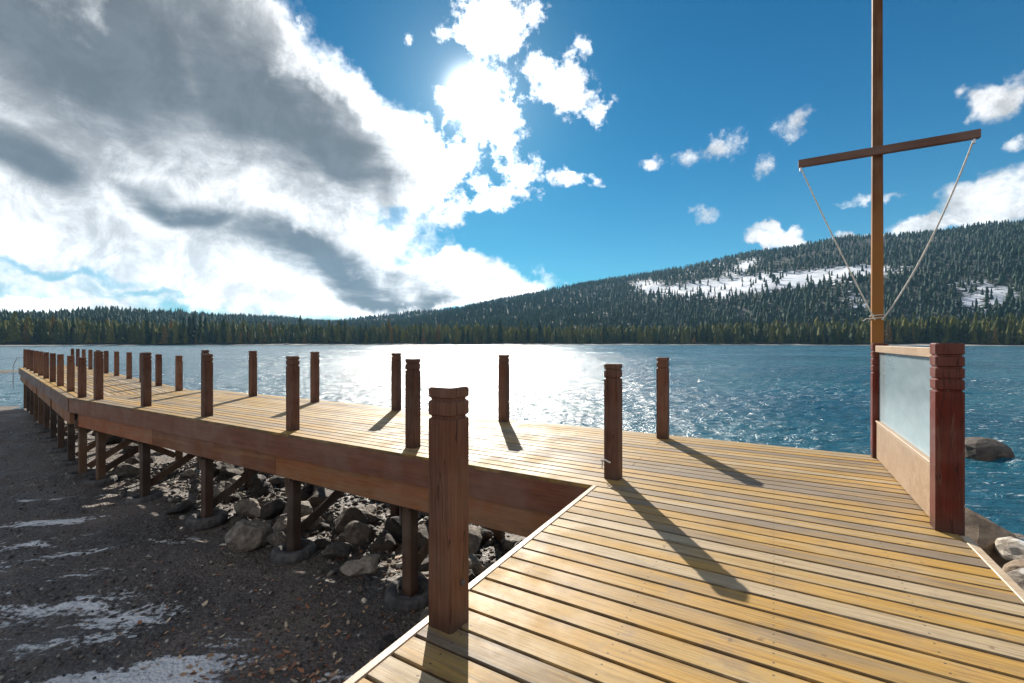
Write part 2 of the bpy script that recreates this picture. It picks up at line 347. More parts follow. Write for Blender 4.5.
# ------------------------------------------------------------------ ground sheet
nA, nR = 900, 330
A = np.linspace(-math.pi, math.pi, nA, endpoint=False); R = np.concatenate([np.geomspace(.6, 60, 260), np.geomspace(62, 3600, nR - 260)])
AA, RR = np.meshgrid(A, R); X = RR * np.sin(AA); Y = RR * np.cos(AA); Z = ground_z(X, Y)
def snow_mask(X, Y):
    m = np.zeros_like(X)
    for (x, y, rx, ry, th, w) in [(-3.35,4.2,.95,.36,10,1.05),(-7.6,7.0,.9,.12,28,.7),(-9.2,9.2,1.6,.14,22,.7),(-5.4,5.3,1.0,.3,20,.6),(-4.6,4.9,1.1,.6,20,.52),(-3.0,4.7,.5,.35,0,.5),(-6.9,6.6,1.7,.15,25,.75),(-6.0,6.0,.7,.16,25,.7),(-8.2,7.9,1.5,.2,22,.7),(-7.4,5.6,1.2,.7,10,.62),
                                  (-1.6,4.2,.5,.25,20,.62),(-9.5,6.5,2.0,.7,10,.6),(-5.2,7.4,.5,.2,25,.5),(-2.45,5.5,.2,.12,0,.3),(-1.7,5.9,.3,.3,0,.3)]:
        c, s_ = math.cos(math.radians(th)), math.sin(math.radians(th)); dx = X - x; dy = Y - y
        q = np.hypot((dx * c + dy * s_) / rx, (-dx * s_ + dy * c) / ry); m = np.maximum(m, w * np.clip(1.35 - q, 0, 1))
    return m
idx = np.arange(nA * nR).reshape(nR, nA); q0 = idx[:-1]; q1 = idx[1:]
FC = np.stack([q0, q1, np.roll(q1, -1, 1), np.roll(q0, -1, 1)], -1).reshape(-1, 4)
VV = np.stack([X, Y, Z], -1).reshape(-1, 3); VV = np.vstack([VV, [[0, 0, float(ground_z(0., 0.))]]])
me = npmesh('ground', VV, FC)
attr(me, 'snow', np.append(snow_mask(X, Y).ravel(), 0)); attr(me, 'shore', np.append(shore_dist(X, Y).ravel(), 5))
M_GND, g, b = mat('dark_gravel_mud'); co = g.node('ShaderNodeTexCoord').outputs['Object']
vo = g.node('ShaderNodeTexVoronoi', {'Vector': co, 'Scale': 26.0, 'Randomness': 1.0}); vo2 = g.node('ShaderNodeTexVoronoi', {'Vector': co, 'Scale': 9.0})
n1 = g.noise(co, .9, 6, .6); n2 = g.noise(co, 12, 6, .7); n3 = g.noise(g.mapping(co, rot=(0, 0, -.45), sc=(.5, 2.2, 1)), 1.3, 7, .7)
base = g.ramp(g.m('ADD', g.m('MULTIPLY', n1, .45), g.m('MULTIPLY', n2, .55)), [(.36, (.035,.027,.023)), (.5, (.125,.098,.081)), (.64, (.30,.24,.195))])
peb = g.ramp(g.m('MULTIPLY', vo.outputs['Color'], 1.0), [(.2, (.025,.02,.018)), (.6, (.085,.068,.057)), (.95, (.27,.225,.185))])
c = g.mix(g.rng(n2, .45, .6, 0, .7), base, peb)
sd = g.node('ShaderNodeAttribute', attribute_name='shore').outputs['Fac']; sn = g.node('ShaderNodeAttribute', attribute_name='snow').outputs['Fac']
c = g.mix(g.rng(sd, .0, 1.2, .8, 0), c, (.16, .125, .085, 1))
k = g.m('ADD', sn, g.m('MULTIPLY', g.m('SUBTRACT', g.m('ADD', g.m('MULTIPLY', n3, .6), g.m('MULTIPLY', n2, .4)), .5), 4.2))
sf = g.m('MULTIPLY', g.rng(k, .42, .62), g.rng(sn, .02, .15))
c = g.mix(sf, c, (.90, .87, .84, 1)); g.put(b.inputs['Base Color'], c)
g.put(b.inputs['Roughness'], g.rng(n1, .4, .65, .55, .9))
c2 = g.mix(g.rng(g.noise(co, .55, 5, .65), .5, .7, 0, .45), c, (.20, .165, .14, 1)); g.put(b.inputs['Base Color'], c2)
hh = g.m('ADD', g.m('ADD', g.m('MULTIPLY', vo.outputs['Distance'], -.5), g.m('MULTIPLY', n2, 1.0)), g.m('ADD', g.m('MULTIPLY', vo2.outputs['Distance'], -.6), g.m('MULTIPLY', sf, .8)))
g.put(b.inputs['Normal'], g.node('ShaderNodeBump', {'Strength': .9, 'Distance': .05, 'Height': hh}).outputs[0])
o = link('ground', me, None, M_GND, True); tag(o, kind='structure')

# ------------------------------------------------------------------ lake
nA, nR = 1000, 520
A = np.linspace(-1.25, 1.25, nA); R = np.concatenate([np.geomspace(5, 70, 430), np.geomspace(70.5, 3400, nR - 430)])
AA, RR = np.meshgrid(A, R); X = RR * np.sin(AA); Y = RR * np.cos(AA)
Z = np.full_like(X, WATER); r2 = np.random.default_rng(3)
for i in range(46):
    lam = .35 * (9 ** (i / 45.)); th = math.radians(200 + r2.normal(0, 32)); k = 2 * math.pi / lam
    ph = k * (X * math.cos(th) + Y * math.sin(th)) + r2.random() * 6.28 + .8 * np.sin(X * .21 * r2.random() + Y * .17)
    Z += lam * .0075 * (1 - np.abs(np.sin(ph / 2))) ** 1.3 * 1.2 * np.clip(3.2 - RR * .0068 * 2.5 / lam / .9, 0, 1) * (.5 + fbm(X, Y, 7, 2, 5))
Z -= .10
idx = np.arange(nA * nR).reshape(nR, nA)
FC = np.stack([idx[:-1, :-1], idx[:-1, 1:], idx[1:, 1:], idx[1:, :-1]], -1).reshape(-1, 4)
me = npmesh('lake', np.stack([X, Y, Z], -1).reshape(-1, 3), FC)
M_WAT, g, b = mat('lake_water'); co = g.node('ShaderNodeTexCoord').outputs['Object']
w1 = g.noise(g.mapping(co, rot=(0, 0, .35), sc=(1, 1.6, 1)), 1.1, 5, .62, .4); w2 = g.noise(g.mapping(co, rot=(0, 0, .2), sc=(1, 1.4, 1)), 7, 4, .6, .3); w0 = g.noise(co, .06, 3)
wc = g.mix(g.rng(w0, .35, .65), (.008, .075, .12, 1), (.018, .11, .15, 1))
fl = g.noise(g.mapping(co, rot=(0, 0, .3), sc=(.7, 2.2, 1)), 2.2, 5, .75, .6); fm = g.noise(co, .16, 3, .6)
sparkle = g.m('MULTIPLY', g.rng(fl, .58, .65), g.rng(fm, .35, .58)); wc = g.mix(g.m('MULTIPLY', sparkle, .9), wc, (.8, .84, .86, 1))  # sun sparkle on the chop painted as white flecks in the water colour
g.put(b.inputs['Base Color'], wc)
g.put(b.inputs['Roughness'], g.rng(g.noise(co, .035, 4, .6), .35, .65, .18, .29)); b.inputs['IOR'].default_value = 1.36
hh = g.m('ADD', g.m('MULTIPLY', w1, 1.0), g.m('MULTIPLY', w2, .22))
g.put(b.inputs['Normal'], g.node('ShaderNodeBump', {'Strength': 1.0, 'Distance': .25, 'Height': hh}).outputs[0])
o = link('lake', me, None, M_WAT, True); tag(o, kind='structure')

# ------------------------------------------------------------------ far hills
def px_az(u): return math.atan((u - 512) / F)
UR = [-300, 0, 100, 200, 330, 400, 460, 520, 600, 700, 760, 850, 940, 1024, 1300]
YR = [326, 325, 320, 320, 325, 319, 310, 297, 283, 268, 256, 241, 234, 228, 222]      # bare ridge line (trees stand on it)
DR = [1500, 1500, 1700, 2100, 2500, 2500, 2400, 2300, 2200, 2100, 2050, 1950, 1900, 1850, 1800]
R0 = 690.
def hill_ridge(az):
    u = 512 + F * np.tan(az); y = np.interp(u, UR, YR); d = np.interp(u, UR, DR)
    cosf = np.cos(az); return d, (HZ - y) / F * cosf * d + EYE
def hill_z(az, r):
    d, zr = hill_ridge(az); q = (r - R0 - 130) / (d - R0 - 130); qq = np.clip(q, 0, None)
    X = r * np.sin(az); Y = r * np.cos(az)
    z = np.where(qq <= 1, zr * (1.35 * qq - .35 * qq ** 2.2), zr * (1.0 - .12 * (qq - 1))) ; z = np.maximum(z, zr * -.2)
    z = z + (fbm(X, Y, 330, 4, 21) - .5) * 70 * np.clip(qq * (1.25 - qq) * 2.5, 0, 1)
    z = z + np.clip((r - R0) / 130, -1.2, 1) * 5 - 1.6 + (fbm(X, Y, 60, 3, 4) - .5) * 3
    return z
nA, nR = 700, 200
A = np.linspace(-1.12, 1.12, nA); R = np.concatenate([np.linspace(R0 - 60, R0 + 200, 40), np.linspace(R0 + 210, 3600, nR - 40)])
AA, RR = np.meshgrid(A, R)
shoreR = R0 + 25 * (fbm(AA * 900, AA * 0, 40, 3, 2) - .5)
Z = hill_z(AA, RR + R0 - shoreR)
def clearing(az, r, z):
    u = 512 + F * np.tan(az); y = HZ - F * (z - EYE) / (r * np.cos(az)); m = np.zeros_like(u)
    for (cu, cy, ru, ry, th, w) in [(760,283,112,10,5,1),(850,272,60,7,3,.9),(700,291,50,9,0,.9),(650,287,20,9,0,.8),(740,268,22,7,25,.8),(985,298,34,14,10,.8),(970,287,22,9,0,.7),(858,300,14,16,0,.5),
                                    (1060,290,40,12,0,.6),(505,313,14,5,0,.35),(720,262,50,5,20,.5)]:
        c, s_ = math.cos(math.radians(th)), math.sin(math.radians(th)); dx = u - cu; dy = -(y - cy)
        m = np.maximum(m, w * np.clip(1.4 - np.hypot((dx * c + dy * s_) / ru, (-dx * s_ + dy * c) / ry), 0, 1))
    return m * np.clip(.35 + fbm(u * 1.0, y * 3., 16, 3, 31) * 1.3, 0, 1.2)
X = RR * np.sin(AA); Y = RR * np.cos(AA)
idx = np.arange(nA * nR).reshape(nR, nA)
FC = np.stack([idx[:-1, :-1], idx[:-1, 1:], idx[1:, 1:], idx[1:, :-1]], -1).reshape(-1, 4)
me = npmesh('hills', np.stack([X, Y, Z], -1).reshape(-1, 3), FC); attr(me, 'snow', clearing(AA, RR, Z).ravel())
attr(me, 'up', ((RR - shoreR)).ravel())
M_HILL, g, b = mat('forest_floor'); co = g.node('ShaderNodeTexCoord').outputs['Object']
n1 = g.noise(co, .02, 8, .7); n2 = g.noise(co, .07, 8, .8)
c = g.ramp(n1, [(.35, (.02,.03,.024)), (.65, (.05,.052,.038))]); sn = g.node('ShaderNodeAttribute', attribute_name='snow').outputs['Fac']
sf = g.rng(g.m('ADD', sn, g.m('MULTIPLY', g.m('SUBTRACT', n2, .5), 3.6)), .5, .62); sf = g.m('MAXIMUM', sf, g.rng(n2, .68, .74, 0, .12))
c = g.mix(sf, c, (.72, .75, .80, 1)); up = g.node('ShaderNodeAttribute', attribute_name='up').outputs['Fac']
c = g.mix(g.rng(up, 4, 12, .9, 0), c, g.ramp(n2, [(.4, (.12,.10,.08)), (.65, (.5,.48,.45))])); g.put(b.inputs['Base Color'], c); b.inputs['Roughness'].default_value = .95
tag(link('hills', me, None, M_HILL, True), kind='structure')

# ------------------------------------------------------------------ conifers
def fol(name, stops, tr=.25):
    m, g, b = mat(name); a = g.node('ShaderNodeAttribute', attribute_name='tint').outputs['Fac']; oi = g.node('ShaderNodeObjectInfo').outputs['Random']
    co = g.node('ShaderNodeNewGeometry').outputs['Position']
    k = g.m('FRACT', g.m('ADD', a, oi)); c = g.ramp(k, stops); c = g.mix(g.rng(g.noise(co, .8, 4, .7), .3, .7, .35, 0), c, (.012, .02, .012, 1))
    g.put(b.inputs['Base Color'], c); b.inputs['Roughness'].default_value = .8; b.inputs['Specular IOR Level'].default_value = .15
    tl = g.node('ShaderNodeBsdfTranslucent', [c]); mx = g.node('ShaderNodeMixShader', [tr, b.outputs[0], tl.outputs[0]]); g.l.new(mx.outputs[0], g.n['Material Output'].inputs[0]); return m
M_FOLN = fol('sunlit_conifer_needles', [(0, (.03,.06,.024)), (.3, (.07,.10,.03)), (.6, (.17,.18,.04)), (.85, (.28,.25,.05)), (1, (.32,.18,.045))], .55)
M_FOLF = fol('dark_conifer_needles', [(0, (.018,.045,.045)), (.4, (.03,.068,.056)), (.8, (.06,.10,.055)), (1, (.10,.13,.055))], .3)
M_BARK, g, b = mat('conifer_bark'); b.inputs['Base Color'].default_value = (.09, .055, .035, 1); b.inputs['Roughness'].default_value = .9
def conifer_arrays(tiers, n, rad, rg, droop=.55, spike=.55, h0=.1):
    """unit-height conifer crown: ragged star-shaped skirts"""
    V = []; Fs = []
    for t in range(tiers):
        q = t / tiers; z0 = h0 + (1 - h0) * q; top = min(1.0, z0 + (1 - h0) / tiers * 2.1); rr = rad * (1 - q) ** .8 * rg.uniform(.75, 1.15) + .008
        b0 = len(V); V.append((rg.normal(0, .004), rg.normal(0, .004), top)); a0 = rg.random() * 6.28
        for k in range(n):
            w = rr * (1 if k % 2 == 0 else 1 - spike) * rg.uniform(.7, 1.2); a = a0 + 2 * math.pi * k / n + rg.normal(0, .12)
            V.append((w * math.cos(a), w * math.sin(a), z0 - w * droop * .35 + rg.normal(0, .012) + (0 if k % 2 == 0 else .03)))
        for k in range(n): Fs.append((b0, b0 + 1 + k, b0 + 1 + (k + 1) % n))
    return np.array(V), np.array(Fs)
# the far forest: thousands of trees in one mesh
rg = np.random.default_rng(11); protos = [conifer_arrays(4, 6, .17, rg, h0=.08) for _ in range(10)]
pv = []; pr_ = []
rad = R0 + 26
while rad < 2900:
    step_r = 9 + (rad - R0) * .0062
    wdt = 7.5 + (rad - R0) * .0052
    na = int(2.15 * rad / wdt); a = -1.075 + 2.15 * (np.arange(na) + rg.random(na)) / na; r = rad + (rg.random(na) - .5) * step_r * 1.6
    d, zr = hill_ridge(a); ok = r < d * 1.05; a, r = a[ok], r[ok]
    z = hill_z(a, r); cl = clearing(a, r, z); dens = 1 - np.clip((cl - .2) * 1.5, 0, .93)
    X_ = r * np.sin(a); Y_ = r * np.cos(a); thin_ = np.clip(fbm(X_, Y_, 120, 3, 44) * 2.4 - .15, .35, 1)
    ok = rg.random(len(a)) < dens * np.where(r > R0 + 220, thin_, 1)
    pv.append(np.stack([X_[ok], Y_[ok], z[ok] - .5, np.where(r[ok] < R0 + 150, 21 + 12 * fbm(r[ok] * np.sin(a[ok]), r[ok] * 0, 45, 3, 8), 20) * (.55 + .6 * rg.random(ok.sum()) ** 1.3), r[ok]], -1)); rad += step_r
PT = np.vstack(pv); N = len(PT); print('far trees', N)
VS = []; FS = []; TN = []; off = 0; which = rg.integers(0, 10, N); rot = rg.random(N) * 6.28
for k in range(10):
    sel = np.where(which == k)[0]; V, Fq = protos[k]; c, s_ = np.cos(rot[sel])[:, None], np.sin(rot[sel])[:, None]; h = PT[sel, 3][:, None]; fat = (1.1 + .75 * rg.random(len(sel)))[:, None]
    vx = (V[:, 0] * c - V[:, 1] * s_) * h * fat + PT[sel, 0][:, None]; vy = (V[:, 0] * s_ + V[:, 1] * c) * h * fat + PT[sel, 1][:, None]; vz = V[:, 2] * h + PT[sel, 2][:, None]
    VS.append(np.stack([vx, vy, vz], -1).reshape(-1, 3)); FS.append((Fq[None] + (np.arange(len(sel)) * len(V))[:, None, None] + off).reshape(-1, 3)); off += len(sel) * len(V)
    patch = fbm(PT[sel, 0], PT[sel, 1], 150, 2, 61); TN.append(np.repeat(np.clip(.15 + rg.random(len(sel)) * .45 + patch * .3, 0, .999) + 0.0, len(V)))
    nearm = PT[sel, 4] < R0 + 170
V = np.vstack(VS); Fq = np.vstack(FS); T = np.concatenate(TN)
me = npmesh('forest', V, Fq); attr(me, 'tint', T)
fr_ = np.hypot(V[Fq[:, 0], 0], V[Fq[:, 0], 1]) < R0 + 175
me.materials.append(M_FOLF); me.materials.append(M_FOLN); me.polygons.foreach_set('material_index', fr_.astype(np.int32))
o = link('forest', me); tag(o, 'dense conifer forest covering the hills behind the shoreline trees', 'forest', kind='stuff')
# the front row along the far shore: single trees
def shore_tree(seed, slim):
    rg = np.random.default_rng(seed); V, Fq = conifer_arrays(11, 12, .15 if slim else .2, rg, droop=.7, spike=.5, h0=.12)
    mb = MB(); mb.tube([(0, 0, -.03), (0, 0, .5), (0, 0, .97)], [.014, .009, .002], 6)
    nv = len(mb.v); vv = mb.v + [tuple(p) for p in V]; ff = mb.f + [tuple(int(i) + nv for i in q) for q in Fq]
    me = bpy.data.meshes.new('shoreline_conifer'); me.from_pydata(vv, [], ff); me.materials.append(M_BARK); me.materials.append(M_FOLN)
    me.polygons.foreach_set('material_index', [0] * len(mb.f) + [1] * len(Fq)); attr(me, 'tint', [0.0] * len(vv)); return me
sp = [shore_tree(100 + i, i % 2) for i in range(8)]; NS = 290
for i in range(NS):
    u = -10 + 1044 * (i + rg.random() * .9) / NS; a = px_az(u); row = i % 3; r = R0 + 14 + row * 9 + rg.random() * 7
    k = int(rg.integers(0, 8)); o = link('shoreline_conifer', sp[k]); h = (13 + 24 * rg.random() ** 1.2 * (.45 + float(fbm(np.array(u * 1.), np.array(3.), 28, 3, 8)))) * (1.2 if rg.random() < .12 else 1)
    o.location = (r * math.sin(a), r * math.cos(a), float(hill_z(np.array(a), np.array(r))) - .6); o.scale = (h * rg.uniform(.8, 1.25),) * 2 + (h,); o.rotation_euler.z = rg.random() * 6.28
    tag(o, 'tall conifer standing in the front row of trees on the far lake shore', 'tree', 'conifers lining the far shore')

# ------------------------------------------------------------------ the pier
pier = empty('wooden_pier', (0, 0, 0), ANG1)
tag(pier, 'long wooden pier with square posts and boarded platform, running left from the foreground', 'pier')
def prof(y0, y1, th=.036, z=0, bv=.005):
    return [(y0, z - th), (y0, z - bv), (y0 + bv, z), (y1 - bv, z), (y1, z - bv), (y1, z - th)]
PITCH = .1405; GAPW = .012; TN_, TF = 3.905, 6.60; S0, S1 = -1.11, 1.42
CN_S = 14.35; CF_S = 13.45
def miter(t): return CN_S + (CF_S - CN_S) * (t - TN_) / (TF - TN_)
mb = MB(); y = TN_ - 38 * PITCH; k = 0
while y < TF - .05:
    y1 = min(y + PITCH - GAPW, TF); ymid = (y + y1) / 2; z = random.uniform(-.0015, .0015)
    if y1 <= TN_ + .001:
        mb.prism(prof(y, y1, z=z), -S1 + .045, -S0 - .03)
    else:
        x = -S0; fx = lambda yy: -miter(yy)
        cuts = [c_ for c_ in [-S0 - random.choice([2.4, 3.6, 4.8]) - 4.2 * j for j in range(5)] if c_ > -12.6]
        pts = [x] + cuts
        for i, xa in enumerate(pts):
            if i < len(pts) - 1: mb.prism(prof(y, y1, z=z), pts[i + 1] + .0025, xa - (.0025 if i else .03))
            else: mb.prism(prof(y, y1, z=z), 0, xa - .0025, enda=fx)
    y = y1 + GAPW; k += 1
mb.build('decking', M_DECK, pier)
# second length of pier, bent away to the left
NL = MB(); M0, M1 = 1.36, 3.72; yy = M0
def st_of(n, m): p = W2(n, m); return (-.8645 * p.x + .5026 * p.y, .5026 * p.x + .8645 * p.y)
def start_n(m):                                       # n on the mitre line for this m
    lo, hi = 5., 20.
    for _ in range(40):
        md = (lo + hi) / 2; s, t = st_of(md, m)
        if s < miter(t): lo = md
        else: hi = md
    return lo + .004
def end_n(m): return 34.3 + (m - M0) / (M1 - M0) * 1.8
while yy < M1 - .04:
    y1 = min(yy + PITCH - GAPW, M1); cuts = sorted([random.uniform(15.5, 19) + 4.2 * j for j in range(5)]); cuts = [c_ for c_ in cuts if c_ < 33.5]
    NL_z = random.uniform(-.0015, .0015); pts = [None] + cuts + [None]
    for i in range(len(pts) - 1):
        a0, b0 = pts[i], pts[i + 1]
        NL.prism(prof(yy, y1, z=NL_z), -(b0 or 0) + .0025, -(a0 or 0) - .0025, enda=(lambda q: -end_n(q)) if b0 is None else None, endb=(lambda q: -start_n(q)) if a0 is None else None)
    yy = y1 + GAPW
o = NL.build('decking', M_DECK, pier); o.rotation_euler.z = ANG2 - ANG1
# edge trim, fascia, beams
t_ = MB(); t_.box(-S1, -S1 + .042, -1.45, TN_ - .004, -.05, .004); t_.build('edge_trim', M_TRIM, pier)
t_ = MB(); t_.box(-S0 - .03, -S0 + .02, -1.5, 4.12, -.05, .006); t_.build('edge_trim', M_TRIM, pier)
f_ = MB(); f_.prism([(TN_ + .006, -.34), (TN_ + .006, -.038), (TN_ + .046, -.038), (TN_ + .046, -.34)], -CN_S + .02, -S1 - .002); f_.build('fascia', M_FASC, pier)
f_ = MB(); f_.box(-CF_S, -S0, TF + .002, TF + .045, -.34, -.04); f_.build('fascia', M_FASC, pier)
f_ = MB(); f_.box(-S1 - .0, -S1 + .04, -1.5, TN_ - .05, -.34, -.052); f_.build('fascia', M_FASC, pier)
f_ = MB(); f_.box(-S0 - .028, -S0 + .014, -1.5, TF, -.34, -.052); f_.build('fascia', M_FASC, pier)
f_ = MB(); f_.prism([(M0 + .006, -.34), (M0 + .006, -.038), (M0 + .046, -.038), (M0 + .046, -.34)], -34.3, -14.82); o = f_.build('fascia', M_FASC, pier); o.rotation_euler.z = ANG2 - ANG1
f_ = MB(); f_.prism([(M1 + .002, -.34), (M1 + .002, -.04), (M1 + .045, -.04), (M1 + .045, -.34)], -36.1, -14.6); o = f_.build('fascia', M_FASC, pier); o.rotation_euler.z = ANG2 - ANG1
for (xa, xb, y0) in [(-6.3, -1.48, TN_ + .05), (-10.2, -6.31, TN_ + .053), (-13.9, -10.21, TN_ + .05)]:
    f_ = MB(); f_.box(xa, xb, y0, y0 + .09, -.65, -.30, bev=.006); f_.build('support_beam', M_BEAM, pier)
f_ = MB(); f_.box(-13.4, .9, 6.25, 6.34, -.58, -.30); f_.build('support_beam', M_BEAM, pier)
for (xa, xb) in [(-18.9, -14.95), (-24.0, -19.4), (-29, -24.5), (-34, -29.5)]:
    f_ = MB(); f_.box(xa, xb, M0 + .05, M0 + .14, -.65, -.30); o = f_.build('support_beam', M_BEAM, pier); o.rotation_euler.z = ANG2 - ANG1
j_ = MB()
for x in np.arange(-13.2, 1.0, .6): j_.box(x - .02, x + .02, TN_ + .15, TF - .005, -.27, -.037)
for x in np.arange(-1.2, 1.0, .6): j_.box(x - .02, x + .02, -1.45, TN_ + .12, -.27, -.037)
j_.build('floor_joist', M_PILE, pier)
j_ = MB()
for x in np.arange(-33.9, -15.0, .6): j_.box(x - .02, x + .02, M0 + .15, M1 - .005, -.27, -.037)
o = j_.build('floor_joist', M_PILE, pier); o.rotation_euler.z = ANG2 - ANG1
# posts (grooved heads)
def post_mesh(h, w=.142, grooves=(.055, .135), gh=.012, gd=.010, base=-.3):
    a = w / 2; rings = [(base, a, .012), ]
    for q in sorted(grooves, reverse=True):
        z = h - q; rings += [(z - gh, a, .012), (z - gh * .35, a - gd, .012), (z + gh * .35, a - gd, .012), (z + gh, a, .012)]
    rings += [(h - .008, a, .012), (h, a - .008, .012)]
    V = []; Fs = []
    for (z, r, b) in rings:
        V += [(r - b, -r, z), (r, -r + b, z), (r, r - b, z), (r - b, r, z), (-r + b, r, z), (-r, r - b, z), (-r, -r + b, z), (-r + b, -r, z)]
    for i in range(len(rings) - 1): Fs += [(i * 8 + k, i * 8 + (k + 1) % 8, i * 8 + 8 + (k + 1) % 8, i * 8 + 8 + k) for k in range(8)]
    Fs += [tuple(range(7, -1, -1)), tuple(range(len(rings) * 8 - 8, len(rings) * 8))]
    m = MB(); m.add(V, Fs); return m.mesh('post')
pms = [post_mesh(1.095) for _ in range(6)]; psm = [post_mesh(.945) for _ in range(4)]
def put_post(me, x, y, rz=0, dz=0):
    if not me.materials: me.materials.append(M_POST)
    o = link('railing_post', me, pier); o.location = (x, y, dz); o.rotation_euler.z = rz + random.choice([0, 1, 2, 3]) * math.pi / 2 + random.uniform(-.02, .02); return o
NEAR_S = [1.33, 3.87, 6.17, 8.64, 11.05, 13.27]; FAR_S = [1.30, 3.84, 6.25, 8.63, 10.87, 12.97]
front = put_post(pms[0], -1.305, 1.66)
for i, s in enumerate(NEAR_S):
    q = put_post(pms[(i + 1) % 6], -s, [4.22, 4.21, 4.14, 4.16, 4.18, 4.12][i])
    if i == 0: corner = q
for i, s in enumerate(FAR_S): put_post(pms[(i + 3) % 6], -s, [6.31, 6.34, 6.34, 6.31, 6.25, 6.2][i])
NEAR_N = [14.6, 16.6, 18.9, 21, 23.2, 25.4, 27.6, 29.8, 32, 34.15]; FAR_N = [14.6, 16.7, 18.75, 20.75, 23.0, 25.2, 27.2, 29.3, 31.4, 33.5, 35.6]
dA = ANG2 - ANG1
def loc2(n, m, z=0): p = W2(n, m); c, s_ = math.cos(-ANG1), math.sin(-ANG1); return (p.x * c - p.y * s_, p.x * s_ + p.y * c, z)
for i, n in enumerate(NEAR_N): put_post(psm[i % 4], *loc2(n, 1.59)[:2], dA)
for i, n in enumerate(FAR_N): put_post(psm[(i + 2) % 4], *loc2(n, 3.48)[:2], dA)
# fittings on the posts
def sub(o, p): o.parent = p; o.matrix_parent_inverse = p.matrix_basis.inverted()
e_ = MB(); e_.tube([(-1.305 + .04 * 0 - .112 + .03 * math.cos(a), 1.70, .27 + .03 * math.sin(a)) for a in np.linspace(0, 2 * math.pi, 14, endpoint=False)], .006, 6, closed=True)
e_.tube([(-1.305 - .086, 1.70, .27), (-1.305 - .05, 1.70, .27)], .006, 6); sub(e_.build('eye_bolt', M_STEEL), front)
e_ = MB(); e_.tube([(-1.305 + .068, 1.67, .20), (-1.305 + .078, 1.67, .20)], .013, 10); sub(e_.build('bolt_head', M_RUB), front)
e_ = MB(); e_.tube([(-1.33 - .075, 4.20, .16), (-1.33 - .10, 4.16, .17), (-1.33 - .05, 4.13, .185), (-1.33 + .0, 4.135, .165)], .009, 6); e_.tube([(-1.33 - .085, 4.16, .17), (-1.33 - .09, 4.15, .09)], .006, 6)
sub(e_.build('rope_end', M_ROPE), corner)
# piles, caps, braces, tyres
def gz(x, y): return float(ground_z(np.array(x), np.array(y)))
tyre_spots = []
def brace(A, B, w=.045, h=.14):
    b_ = MB(); b_.bar(A, B, w, h); b_.build('diagonal_brace', M_PILE, pier)
def toloc(p): c, s_ = math.cos(-ANG1), math.sin(-ANG1); return (p.x * c - p.y * s_, p.x * s_ + p.y * c)
def pile(x, y, rz=0, sister=True, tyre=True):
    wx = W1(-x, y); z0 = gz(wx.x, wx.y) - .15
    m = MB(); m.box(-.075, .075, -.07, .07, z0, -.32, bev=.01)
    if sister: m.box(-.115, -.078, -.072, .072, -.95, -.30, bev=.004)
    o = m.build('piling', M_PILE, pier); o.location = (x, y, 0); o.rotation_euler.z = rz
    if tyre: tyre_spots.append((wx.x, wx.y, z0 + .15))
for i, s in enumerate(NEAR_S):
    y0 = 4.16
    if i: pile(-s, y0)
    pile(-s, 6.24, tyre=False, sister=False)
    b_ = MB(); b_.box(-s + .08, -s + .125, 4.0, 6.5, -.72, -.52); b_.build('cross_beam', M_PILE, pier)
    p = W1(s, 4.3); q = W1(s, 6.2)
    brace((-s - .1, 4.25, gz(p.x, p.y) + .25), (-s - .1, 6.25, -.55)); brace((-s + .16, 6.2, gz(q.x, q.y) + .3), (-s + .16, 4.2, -.6))
for i in range(1, 5):
    s, s2 = NEAR_S[i], NEAR_S[i + 1]; p = W1(s, 6.24); brace((-s, 6.33, -.6), (-s2, 6.33, gz(p.x, p.y) + .3))
for s in (.1, -.95): pile(-s, 6.24, tyre=False, sister=False); pile(-s, 3.2, tyre=False, sister=False); pile(-s, .8, tyre=False, sister=False)
pile(-1.2, 3.2, tyre=False, sister=False); pile(-1.2, .7, tyre=False, sister=False)
for i, n in enumerate(NEAR_N):
    for m, ty in ((1.60, i < 6), (3.48, False)):
        x, y_, _ = loc2(n, m); pile(x, y_, dA, i < 4 and m < 2, ty)
    b_ = MB(); b_.box(-n + .08, -n + .12, 1.45, 3.6, -.72, -.52); o = b_.build('cross_beam', M_PILE, pier); o.rotation_euler.z = dA
    A = W2(n, 1.7); B = W2(n, 3.4)
    if i < 8: brace((*toloc(A), gz(A.x, A.y) + .2), (*toloc(B), -.55))
    if i < 8: brace((*toloc(B), gz(B.x, B.y) + .2), (*toloc(A), -.6))
# old tyres round the pile feet: things of their own
def tyre_mesh():
    V = []; Fs = []; prof_ = [(.17, .02), (.2, .0), (.27, .0), (.305, .03), (.318, .09), (.305, .15), (.27, .18), (.2, .18), (.17, .16), (.15, .12), (.15, .05)]
    n = 40; k = len(prof_)
    for i in range(n):
        a = 2 * math.pi * i / n
        for j, (r, z) in enumerate(prof_):
            rr = r * (.975 if (i % 2 and 3 <= j <= 5) else 1) * (1 + .02 * math.sin(3 * a)); V.append((rr * math.cos(a), rr * math.sin(a), z))
    for i in range(n):
        for j in range(k): Fs.append((i * k + j, ((i + 1) % n) * k + j, ((i + 1) % n) * k + (j + 1) % k, i * k + (j + 1) % k))
    m = MB(); m.add(V, Fs); m2 = MB(); m2.tube([(0, 0, .0), (0, 0, .11)], .16, 20); m.add(m2.v, m2.f); return m.mesh('tyre')
tm = tyre_mesh(); tm.materials.append(M_RUB)
names = ['nearest one, behind the front post', 'second, beside the pale boulders', 'third from the camera', 'fourth from the camera', 'at the bend', 'first past the bend',
         'second past the bend', 'third past the bend', 'fourth past the bend', 'fifth past the bend', 'sixth past the bend']
